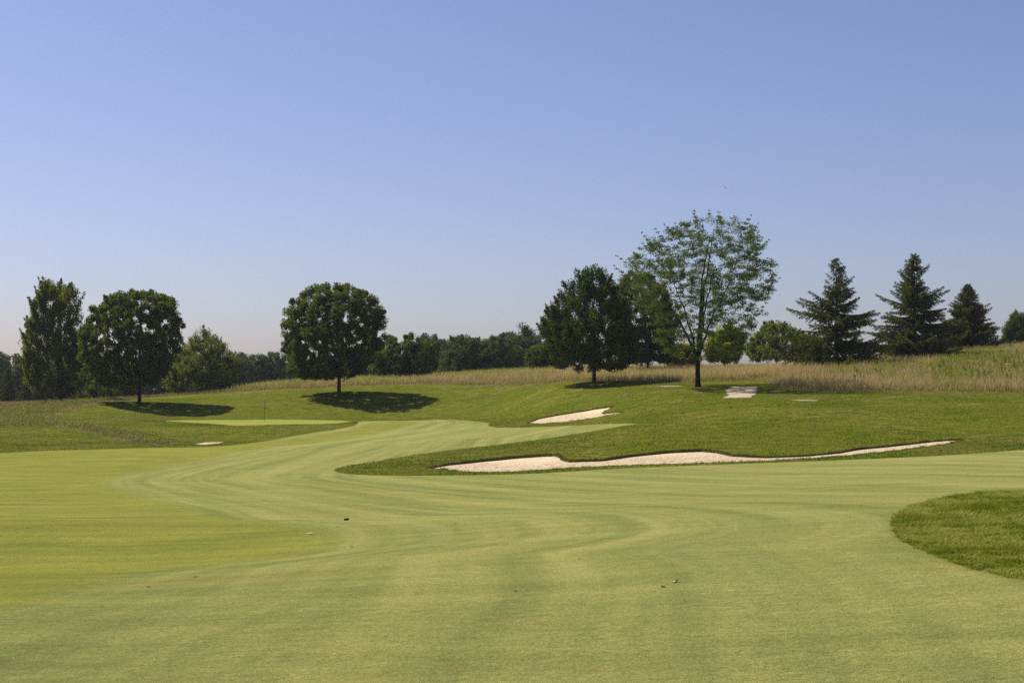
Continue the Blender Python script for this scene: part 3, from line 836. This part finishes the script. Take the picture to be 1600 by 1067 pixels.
for i, (k, px, d, y) in enumerate([(1,-8,290,550),(2,22,300,556),(3,52,310,552),(4,82,300,556),(0,112,310,556),(1,142,305,553),(2,172,300,552),(3,202,310,558),(4,232,300,552),
        (0,262,305,556),(1,290,300,548),(2,322,310,556),(3,352,300,549),(4,378,296,547),(0,404,300,553),(1,428,300,550),(2,452,310,556),(3,476,300,556),(4,500,300,552),(0,532,300,554),(1,560,310,556)]):
    lab = {2: 'dark far tree behind the tall two-topped tree', 12: 'dark far tree immediately right of the light green bushy tree',
           13: 'dark far tree, second to the right of the light green bushy tree', 14: 'dark far tree midway between the bushy tree and the lone maple', 15: 'dark far tree just left of the lone maple crown', 0: 'dark far tree in the treeline at the left edge'}.get(i)
    far_tree(k, px, d, y, lab or 'dark tree in the far treeline left of the lone maple', None if lab else LG)
RG = 'far dark trees on the right horizon'
for i, (k, px, d, y, w_, lab) in enumerate([(3,600,280,536,1.0,'far tree behind the left of the round bushy tree'),(2,668,285,524,.95,'far dark tree rising just right of the round bushy tree'),
        (0,690,290,531,.9,'far dark tree in the dip left of the olive pair'),(1,712,300,528,.9,'far tree peeking behind the left olive tree'),(4,750,300,524,.9,'far dark top between the two olive trees'),
        (3,812,290,508,1.15,'tallest far tree, rounded and hazy, left of the dark spreading tree'),(1,790,300,520,.9,'far tree leaning on the left of the hazy rounded tree'),(2,842,295,524,.9,'far tree right of the hazy rounded tree'),
        (0,872,300,530,1,'far tree hidden behind the dark spreading tree'),(4,1080,300,560,.8,'far tree low behind the airy tree trunk')]):
    far_tree(k, px, d, y, lab, RG, w_)

# ------------------------------------------------------------------ grasses and weeds
def vnoise(x, y, sc_, seed):
    r = np.random.default_rng(seed); o = 0
    for L, a in ((1, 1), (.5, .6), (.27, .4)):
        for _ in range(3):
            t = r.uniform(0, 2*PI); o = o + a*np.sin((x*math.cos(t)+y*math.sin(t))*2*PI/(sc_*L*r.uniform(.8, 1.2)) + r.uniform(0, 6.28))
    return np.clip(o/6*1.6 + .5, 0, 1)

def blades(name, X, Y, H, W, v, r, lean=.35, bend=False, z0=-.01, wind=(0, 0)):
    n = len(X); Z = hgt(X, Y) + z0
    a = r.uniform(0, 2*PI, n); S = np.stack([np.cos(a), np.sin(a), np.zeros(n)], 1)
    L = r.normal(0, lean, (n, 2)) + np.array(wind)
    B = np.stack([X, Y, Z], 1)
    Tp = B + np.stack([L[:, 0]*H, L[:, 1]*H, H], 1)
    h0 = np.zeros(n); h1 = np.ones(n)
    if not bend:
        V = np.stack([B - S*W[:, None]*.5, B + S*W[:, None]*.5, Tp], 1).reshape(-1, 3)
        return mesh_from(name, V, np.arange(3*n).reshape(n, 3), 3, {'v': np.repeat(v, 3), 'h': np.stack([h0, h0, h1], 1).ravel()}, False)
    M = B + (Tp-B)*np.array([.35, .35, .6])
    V = np.stack([B - S*W[:, None]*.5, B + S*W[:, None]*.5, M + S*W[:, None]*.42, M - S*W[:, None]*.42, Tp, Tp], 1)
    V[:, 4] = Tp - S*W[:, None]*.06; V[:, 5] = Tp + S*W[:, None]*.06
    V = V.reshape(-1, 3)
    b = np.arange(n)[:, None]*6
    Fq = np.concatenate([b + np.array([[0, 1, 2, 3]]), b + np.array([[3, 2, 5, 4]])])
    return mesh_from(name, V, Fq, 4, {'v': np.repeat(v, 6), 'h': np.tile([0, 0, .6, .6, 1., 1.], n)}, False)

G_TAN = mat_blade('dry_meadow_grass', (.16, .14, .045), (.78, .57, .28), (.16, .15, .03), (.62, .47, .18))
G_GREEN = mat_blade('green_meadow_growth', (.10, .14, .016), (.36, .41, .05), (.12, .14, .02), (.52, .47, .11))
G_SCRUB = mat_blade('scrub_grass', (.11, .12, .022), (.24, .235, .055), (.13, .12, .035), (.38, .29, .14))
G_ROUGH = mat_blade('rough_blades', (.045, .078, .007), (.105, .150, .014), (.070, .085, .012), (.34, .28, .085))
G_NEAR = mat_blade('near_rough_blades', (.050, .080, .006), (.165, .225, .012), (.10, .11, .012), (.44, .44, .095))
G_LIP = mat_blade('lip_grass', (.045, .05, .012), (.11, .12, .02), (.06, .05, .02), (.18, .14, .06))

def sample_fan(r, n, y0, y1, smax=.42, p=1.0):
    u = r.uniform(0, 1, n)
    if p == 1.0: Y = y0 + (y1-y0)*u
    else: Y = (y0**p + (y1**p - y0**p)*u)**(1/p)
    s = r.uniform(-smax, smax, n)
    return s*Y, Y, s*F + 800

def meadow():
    r = np.random.default_rng(5)
    X, Y, px = sample_fan(r, 1500000, 84, 262, .44, 1.4)
    dm = sdf(MEAD, X, Y, 30); k = dm + (vnoise(X, Y, 3.5, 3)-.5)*1.2 > 0
    X, Y, px, dm = X[k], Y[k], px[k], dm[k]
    n1 = vnoise(X, Y, 14, 1); n2 = vnoise(X, Y, 4.5, 2)
    left = np.clip((430-px)/90, 0, 1)
    front = np.interp(px, [400, 520, 700, 850, 960, 1200, 1260, 1400, 1600], [2, 4, 10, 16, 40, 60, 14, 10, 9])
    green = np.clip((dm - front)/5, 0, 1)*np.interp(px, [900, 1250], [.85, .55]) + (n1-.52)*.9
    green = np.clip(green + (n2-.5)*.7, 0, 1)
    u = r.uniform(0, 1, len(X))
    isleft = u < left*1.2
    isgreen = ~isleft & (r.uniform(0, 1, len(X)) < green)
    edge = np.clip((dm+.8)/2.2, .25, 1)
    q = r.uniform(0, 1, len(X))
    tan = ~isleft & ~isgreen
    tan &= q < .42; gr = isgreen & (q < .34); le = isleft & (q < .42)
    def mk(name, m, h0, h1, w, mat, label, lean=.22):
        n = m.sum(); H = r.uniform(h0, h1, n)*edge[m]*(.75+.5*n2[m]); W = w*r.uniform(.6, 1.4, n)
        v = np.clip(.25 + .5*n1[m] + r.normal(0, .25, n), 0, 1)
        me = blades(name, X[m], Y[m], H, W, v, r, lean, wind=(.06, -.02))
        return link(name, me, mat, label=label, category='grass', kind='stuff')
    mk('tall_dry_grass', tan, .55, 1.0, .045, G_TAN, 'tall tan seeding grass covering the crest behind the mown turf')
    mk('green_meadow_grass', gr, .45, .85, .06, G_GREEN, 'yellow-green growth on the upper part of the meadow slopes')
    mk('scrub_grass', le, .18, .5, .05, G_SCRUB, 'low olive and straw scrub grass on the left bank', .5)
meadow()

def rough():
    r = np.random.default_rng(15)
    X, Y, px = sample_fan(r, 900000, 62, 182, .42, 1.2)
    z = hgt(X, Y)
    k = (sdf(FAIR, X, Y, 30) < -.03) & (sdf(GREEN, X, Y, 10) < -.05) & (sdf(MEAD, X, Y, 30) < .3)
    for B in (B1, B2, B3): k &= sdf(B, X, Y, 6) < -.02
    for P in PATHS: k &= sdf(P, X, Y, 6) < -.03
    k &= r.uniform(0, 1, len(X)) < .62
    X, Y = X[k], Y[k]; n = len(X)
    n1 = vnoise(X, Y, 12, 21); n2 = vnoise(X, Y, 2.5, 22)
    v = np.clip((n1-.5)*2.3 + (n2-.5)*1.2 + .36 + r.normal(0, .2, n), 0, 1)
    H = r.uniform(.04, .10, n)*(.7+.6*n2); W = r.uniform(.02, .045, n)
    link('rough_grass', blades('rough_grass', X, Y, H, W, v, r, .7), G_ROUGH, label='short rough turf on the slopes around the bunkers', category='grass', kind='stuff')
rough()

def near_rough():
    r = np.random.default_rng(16)
    n = 620000
    Y = r.uniform(8, 31, n); X = r.uniform(3.6, 14.5, n)
    k = (np.abs(X/Y) < .40) & (sdf(ISLE, X, Y, 10) + (vnoise(X, Y, .6, 5)-.5)*.08 > 0)
    X, Y = X[k], Y[k]
    k = r.uniform(0, 1, len(X)) < np.clip(16/Y, .55, 1); X, Y = X[k], Y[k]; n = len(X)
    n1 = vnoise(X, Y, 2.6, 31); n2 = vnoise(X, Y, .55, 32); n3 = vnoise(X, Y, .2, 33)
    v = np.clip((n1-.5)*1.5 + (n2-.5)*.8 + .36 + r.normal(0, .25, n), 0, 1)
    H = r.uniform(.025, .058, n)*(.45+1.0*n2)*(.7+.6*n3); W = r.uniform(.004, .009, n)
    link('near_rough_grass', blades('near_rough_grass', X, Y, H, W, v, r, .75, bend=True, wind=(.25, -.25)), G_NEAR,
         label='tongue of longer rough grass entering the fairway at the right edge', category='grass', kind='stuff')
near_rough()

def near_fairway():
    r = np.random.default_rng(18)
    n = 520000
    X, Y, px = sample_fan(r, n, 6.5, 30, .40, 1.0)
    k = (sdf(ISLE, X, Y, 10) < -.02); X, Y = X[k], Y[k]
    n2 = vnoise(X, Y, .5, 62); n1 = vnoise(X, Y, 3, 61)
    k = r.uniform(0, 1, len(X)) < .35 + .65*n2; X, Y, n1, n2 = X[k], Y[k], n1[k], n2[k]; n = len(X)
    yl = np.clip(sdf(YELL, X, Y, 10)*1.2 + .5, 0, 1)
    for nm, m, mt, lab in (('fairway_grass', yl < r.uniform(0, 1, n), G_FAIR, 'fine upright blades in the pale mown turf close to the viewer'),):
        q = m.sum(); v = np.clip(n1[m]*.6 + r.normal(.2, .25, q), 0, 1)
        link(nm, blades(nm, X[m], Y[m], r.uniform(.006, .016, q), r.uniform(.002, .0045, q), v, r, .9), mt, label=lab, category='grass', kind='stuff')
G_FAIR = mat_blade('fairway_blades', (.15, .17, .04), (.25, .275, .075), (.20, .19, .06), (.42, .40, .16))
near_fairway()

def lip_grass():
    r = np.random.default_rng(17); XX = []; YY = []
    for FAR, cnt in ((B1, 14000), (B2, 5000)):
        seg = np.roll(FAR, -1, 0) - FAR; L = np.hypot(seg[:, 0], seg[:, 1])
        i = r.choice(len(FAR), cnt, p=L/L.sum()); t = r.uniform(0, 1, cnt)[:, None]
        P = FAR[i] + seg[i]*t + r.normal(0, .05, (cnt, 2))
        k = sdf(FAR, P[:, 0], P[:, 1], 2) < .03
        XX.append(P[k, 0]); YY.append(P[k, 1])
    X = np.concatenate(XX); Y = np.concatenate(YY); n = len(X)
    v = np.clip(vnoise(X, Y, 2, 41) + r.normal(0, .2, n), 0, 1)
    link('lip_grass', blades('lip_grass', X, Y, r.uniform(.03, .12, n)*(.4+vnoise(X, Y, 1.5, 42)), r.uniform(.015, .035, n), v, r, .8), G_LIP,
         label='ragged grass fringe hanging over the bunker edges', category='grass', kind='stuff')
lip_grass()

# leafy weeds: stems with paired leaves
W_LEAF = mat_leaf('weed_leaves', (.085, .125, .012), (.24, .29, .03), trans=.45)
W_STEM = mat_plain('weed_stem', (.12, .13, .04))
def weed_arrays(r, h, n=14, leaf=.13, spread=.12):
    t = np.linspace(.15, 1, n); a = np.arange(n)*2.4 + r.uniform(0, 6)
    le = np.array([r.normal(0, .08), r.normal(0, .08)])
    C = np.stack([np.cos(a)*spread*(1.15-t) + le[0]*t*h, np.sin(a)*spread*(1.15-t) + le[1]*t*h, t*h], 1)
    D = np.stack([np.cos(a), np.sin(a), np.full(n, .55)], 1)
    return C, D
def weed_plant(seed, h):
    r = np.random.default_rng(seed); C = []; D = []; st = []
    for q in range(3):
        o = np.array([r.normal(0, .10), r.normal(0, .10), 0]) if q else np.zeros(3)
        hh = h*(1 if q == 0 else r.uniform(.55, .85))
        c, d = weed_arrays(r, hh, 18, .16, .13); C.append(c+o); D.append(d)
        st.append((np.array([o, o+[0, 0, hh*.5], c[-1]+o]), np.array([.014, .01, .005])))
    C = np.concatenate(C); D = np.concatenate(D)
    me = leaf_mesh('leaves', C, D, .19, r.uniform(.2, 1, len(C)), r, wide=.5)
    tv, tf = tubes(st)
    return me, mesh_from('stem', tv, tf, 4)
WP = [weed_plant(300+i, h) for i, h in enumerate((1.25, 1.0, 1.45))]
rr = random.Random(3)
spots = []
while len(spots) < 72:
    px = rr.uniform(1395, 1605); py = rr.uniform(545, 597) 
    if py < 606 - (px-1360)*.28: continue
    spots.append((px, py))
while len(spots) < 86: spots.append((rr.uniform(1290, 1400), rr.uniform(582, 604)))
for i, (px, py) in enumerate(spots):
    x, y, z = at(px, py); m = WP[i % 3]
    e = link('weed_plant', None, loc=(x, y, z), label='upright leafy green weed standing in the grass of the right hill', category='weed', group='tall weeds on the right hill')
    e.rotation_euler = (0, 0, rr.uniform(0, 6)); s_ = rr.uniform(.6, 1.05); e.scale = (s_*1.1, s_*1.1, s_)
    link('leaves', m[0], W_LEAF, parent=e); link('stem', m[1], W_STEM, parent=e)

def weed_mass():
    r = np.random.default_rng(19); C = []; D = []
    def add(x, y, h, n, sp):
        z = float(hgt(x, y)); c, d = weed_arrays(r, h, n, .1, sp); C.append(c + [x, y, z]); D.append(d)
    X, Y, px = sample_fan(r, 60000, 100, 235, .42, 1.2)
    dm = sdf(MEAD, X, Y, 30); n1 = vnoise(X, Y, 9, 51)
    front = np.interp(px, [400, 520, 700, 850, 960, 1200, 1260, 1400, 1600], [2, 4, 10, 16, 45, 70, 16, 10, 9])
    k = (dm > front+1) & (px > 425) & (r.uniform(0, 1, len(X)) < n1*.5)
    for x, y in list(zip(X[k], Y[k]))[:5200]: add(x, y, r.uniform(.55, 1.05), 9, .14)
    # leafy bank at the left
    k = (dm > .3) & (px < 300) & (px > -60) & (Y < 175) & (r.uniform(0, 1, len(X)) < n1*.8)
    for x, y in list(zip(X[k], Y[k]))[:1800]: add(x, y, r.uniform(.25, .6), 8, .16)
    C = np.concatenate(C); D = np.concatenate(D)
    me = leaf_mesh('weeds', C, D, .17, r.uniform(0, 1, len(C)), r, wide=.5)
    link('weeds', me, W_LEAF, label='dense leafy weeds growing through the meadow grass', category='weeds', kind='stuff')
weed_mass()
#@@SMALL
# ------------------------------------------------------------------ small things
def bm_obj(name, fn, mat, parent=None, **kw):
    import bmesh
    bm = bmesh.new(); fn(bm); me = bpy.data.meshes.new(name); bm.to_mesh(me); bm.free()
    for p in me.polygons: p.use_smooth = True
    return link(name, me, mat, parent=parent, **kw)
import bmesh
# flagstick
x, y, z = at(413, d=150)
e = link('flagstick', None, loc=(x, y, z), label='thin dark flagstick with a limp white flag on the putting green', category='flag')
e.rotation_euler = (0, R(1.2), 0)
def pole(bm):
    bmesh.ops.create_cone(bm, segments=12, radius1=.022, radius2=.014, depth=2.32, cap_ends=True)
    for v in bm.verts: v.co.z += 1.16
    g = bmesh.ops.create_uvsphere(bm, u_segments=10, v_segments=6, radius=.026)
    for v in g['verts']: v.co.z += 2.33
bm_obj('pole', pole, mat_plain('flag_pole_paint', (.03, .018, .016)), e)
W_FLAG = NT('flag_cloth'); tc = W_FLAG.attr('em')
W_FLAG = W_FLAG.fin(W_FLAG.mix(W_FLAG.mr(tc, .48, .56), (.62, .60, .62), (.02, .02, .03)), .8, .1)
def flag_mesh():
    nx, nz = 16, 14; V = []; em = []; Fq = []
    for j in range(nz+1):
        for i in range(nx+1):
            u = i/nx; w_ = j/nz
            xx = u*.34*(1-.25*w_) ; dr = -.30*u**1.3 
            yy = .05*math.sin(u*9 + w_*1.5)*u + .03*math.sin(u*4)
            V.append((xx, yy, 2.26 - .40*(1-w_)*(1-.2*u) + dr*.8)); em.append(1 - math.hypot((u-.42)*.5, (w_-.55)*.42)/.2)
    for j in range(nz):
        for i in range(nx): a = j*(nx+1)+i; Fq.append((a, a+1, a+nx+2, a+nx+1))
    me = mesh_from('flag', np.array(V), np.array(Fq), 4, {'em': np.array(em)}); return me
fo = link('flag', flag_mesh(), W_FLAG, parent=e); fm = fo.modifiers.new('thick', 'SOLIDIFY'); fm.thickness = .004
def cup(bm): bmesh.ops.create_cone(bm, segments=20, radius1=.054, radius2=.054, depth=.02, cap_ends=True)
bm_obj('cup', cup, mat_plain('cup_liner', (.05, .05, .04)), e)

# birds
BM_ = mat_plain('bird_feathers', (.012, .012, .014))
def bird(px, py, d, span, lab, bank, yaw):
    s, t = ray(px, py); 
    def f(bm):
        def ring(xc, r_, zc, n=8):
            return [bm.verts.new((xc, math.cos(2*PI*i/n)*r_, zc + math.sin(2*PI*i/n)*r_*.8)) for i in range(n)]
        rs = [ring(a*span, b*span, c*span) for a, b, c in ((-.24, .004, 0), (-.17, .022, 0), (-.05, .048, -.005), (.08, .045, 0), (.16, .028, .008), (.20, .030, .012), (.24, .012, .008), (.27, .003, .004))]
        for p, q in zip(rs[:-1], rs[1:]):
            for i in range(8): bm.faces.new((p[i], p[(i+1) % 8], q[(i+1) % 8], q[i]))
        # tail fan
        tv = [bm.verts.new(((-.17)*span, .012*span, 0)), bm.verts.new(((-.17)*span, -.012*span, 0)), bm.verts.new((-.34*span, -.06*span, 0)), bm.verts.new((-.35*span, 0, .004*span)), bm.verts.new((-.34*span, .06*span, 0))]
        bm.faces.new(tv)
        for sg in (-1, 1):
            pts = [(.10, 0, .0), (.13, .16, .05), (.08, .34, .09), (-.02, .50, .08), (-.05, .46, .078), (-.06, .34, .08), (-.07, .16, .045), (-.07, 0, 0)]
            up = [bm.verts.new((a*span, sg*b*span + sg*.03*span*(b == 0), c*span)) for a, b, c in pts]
            lo = [bm.verts.new((a*span, sg*b*span + sg*.03*span*(b == 0), (c-.010*(1-b))*span)) for a, b, c in pts]
            for k in range(3):
                for L in (up, lo): bm.faces.new((L[k], L[k+1], L[6-k], L[7-k]))
            for k in range(7): bm.faces.new((up[k], up[k+1], lo[k+1], lo[k]))
    o = bm_obj('bird', f, BM_, label=lab, category='bird', group='birds in the sky')
    o.location = (s*d, d, CAMZ + t*d); o.rotation_euler = (bank, R(5), yaw)
bird(1133, 293, 120, .62, 'dark bird gliding high above the airy tree, largest of the birds', R(38), R(80))
bird(1446, 20.5, 320, .50, 'tiny dark bird speck near the top right corner of the sky', R(15), R(60))
bird(474.5, 417.5, 300, .66, 'tiny grey bird speck in the sky above the lone round maple', R(30), R(75))

# litter on the turf
LEAFD = mat_plain('dry_leaf', (.075, .035, .018)); LEAFP = mat_plain('pale_leaf', (.50, .42, .25)); CLOD = mat_plain('dark_clod', (.018, .014, .010))
def litter(name, px, py, size, mat, lab, cat, rot=0, flat=.5, seed=0, group=None):
    x, y, z = at(px, py); r = random.Random(seed)
    def f(bm):
        bmesh.ops.create_icosphere(bm, subdivisions=2, radius=size)
        for v in bm.verts:
            k = 1 + r.uniform(-.28, .28); v.co.x *= k*1.25; v.co.y *= k*.8; v.co.z *= k*flat
            v.co.z += size*.35*(v.co.x/size)**2*.5
    return bm_obj(name, f, mat, label=lab, category=cat, group=group, loc=(x, y, z+size*flat*.5)), (x, y, z)
litter('turf_clod', 541, 813, .038, CLOD, 'small dark clod on the crest where pale and yellow turf meet', 'clod', flat=.75, seed=4)
def curl_leaf(px, py, s_, lab, mat=LEAFD, group=None, rot=0):
    x, y, z = at(px, py)
    V = []; Fq = []; n = 8
    for j in range(n+1):
        for i in range(5):
            t = j/n; w_ = math.sin(PI*min(1, t*.97+.02))**.8*.42*(i-2)/2
            V.append(((t-.5)*s_, w_*s_, s_*(.10 + .55*(w_**2) + .35*(t-.5)**2*1.4)))
    for j in range(n):
        for i in range(4): a = j*5+i; Fq.append((a, a+1, a+6, a+5))
    me = mesh_from('fallen_leaf', np.array(V), np.array(Fq), 4)
    o = link('fallen_leaf', me, mat, loc=(x, y, z), label=lab, category='leaf', group=group); o.rotation_euler = (0, 0, rot)
    sm = o.modifiers.new('thick', 'SOLIDIFY'); sm.thickness = s_*.04
    return o
o = curl_leaf(1058.5, 911, .045, 'curled dark brown leaf standing on the near fairway', rot=.5); o.rotation_euler = (0, R(-48), .5); o.location.z += .012
curl_leaf(1055, 914, .05, 'pale dry leaf scrap lying beside the curled brown leaf', LEAFP, rot=.2)
curl_leaf(485, 836.5, .12, 'thin pale scrap on the yellow swale left of centre', LEAFP, rot=.1)
r5 = random.Random(11)
for i, (px, py) in enumerate([(805, 928), (1036, 921), (935, 770), (1150, 786), (1345, 790), (1380, 789), (1105, 785), (1000, 751), (232, 919), (305, 903), (360, 871), (30, 804), (46, 816), (58, 814), (43, 826),
        (26, 832), (83, 815), (483, 702), (648, 705), (680, 703), (276, 704), (310, 704), (920, 772), (1068, 766), (550, 855), (905, 874), (712, 818), (1205, 772)]):
    curl_leaf(px, py, r5.uniform(.03, .05)*(1 if py > 760 else 2.0), 'tiny dark leaf fragment on the mown turf', group='leaf fragments on the fairway', rot=r5.uniform(0, 6))
def ball(bm): bmesh.ops.create_icosphere(bm, subdivisions=3, radius=.0214)
for px, py, lab in ((295, 705, 'white golf ball on the far fairway in front of the sliver bunker'),):
    x, y, z = at(px, py); bm_obj('golf_ball', ball, mat_plain('ball_white', (.8, .8, .8), .4), label=lab, category='golf ball', loc=(x, y, z+.021))
litter('pale_stone', 1575, 577, .20, mat_plain('limestone', (.62, .60, .52)), 'pale flat stone among the weeds near the right edge', 'stone', flat=.35, seed=9)[0].location.z += .45
#@@HAZE
# ------------------------------------------------------------------ the air
def haze():
    def f(bm): bmesh.ops.create_cube(bm, size=1)
    me = bpy.data.meshes.new('haze'); bm = bmesh.new(); f(bm); bm.to_mesh(me); bm.free()
    m = bpy.data.materials.new('haze_air'); m.use_nodes = True; t = m.node_tree; t.nodes.clear()
    o = t.nodes.new('ShaderNodeOutputMaterial'); v = t.nodes.new('ShaderNodeVolumePrincipled')
    v.inputs['Color'].default_value = (.80, .88, 1.0, 1); v.inputs['Density'].default_value = .0001; v.inputs['Anisotropy'].default_value = .3
    t.links.new(v.outputs[0], o.inputs['Volume'])
    ob = link('haze', me, m, kind='stuff', label='thin pale summer haze over the course', category='haze')
    ob.location = (0, 250, 26); ob.scale = (900, 760, 62)
haze()
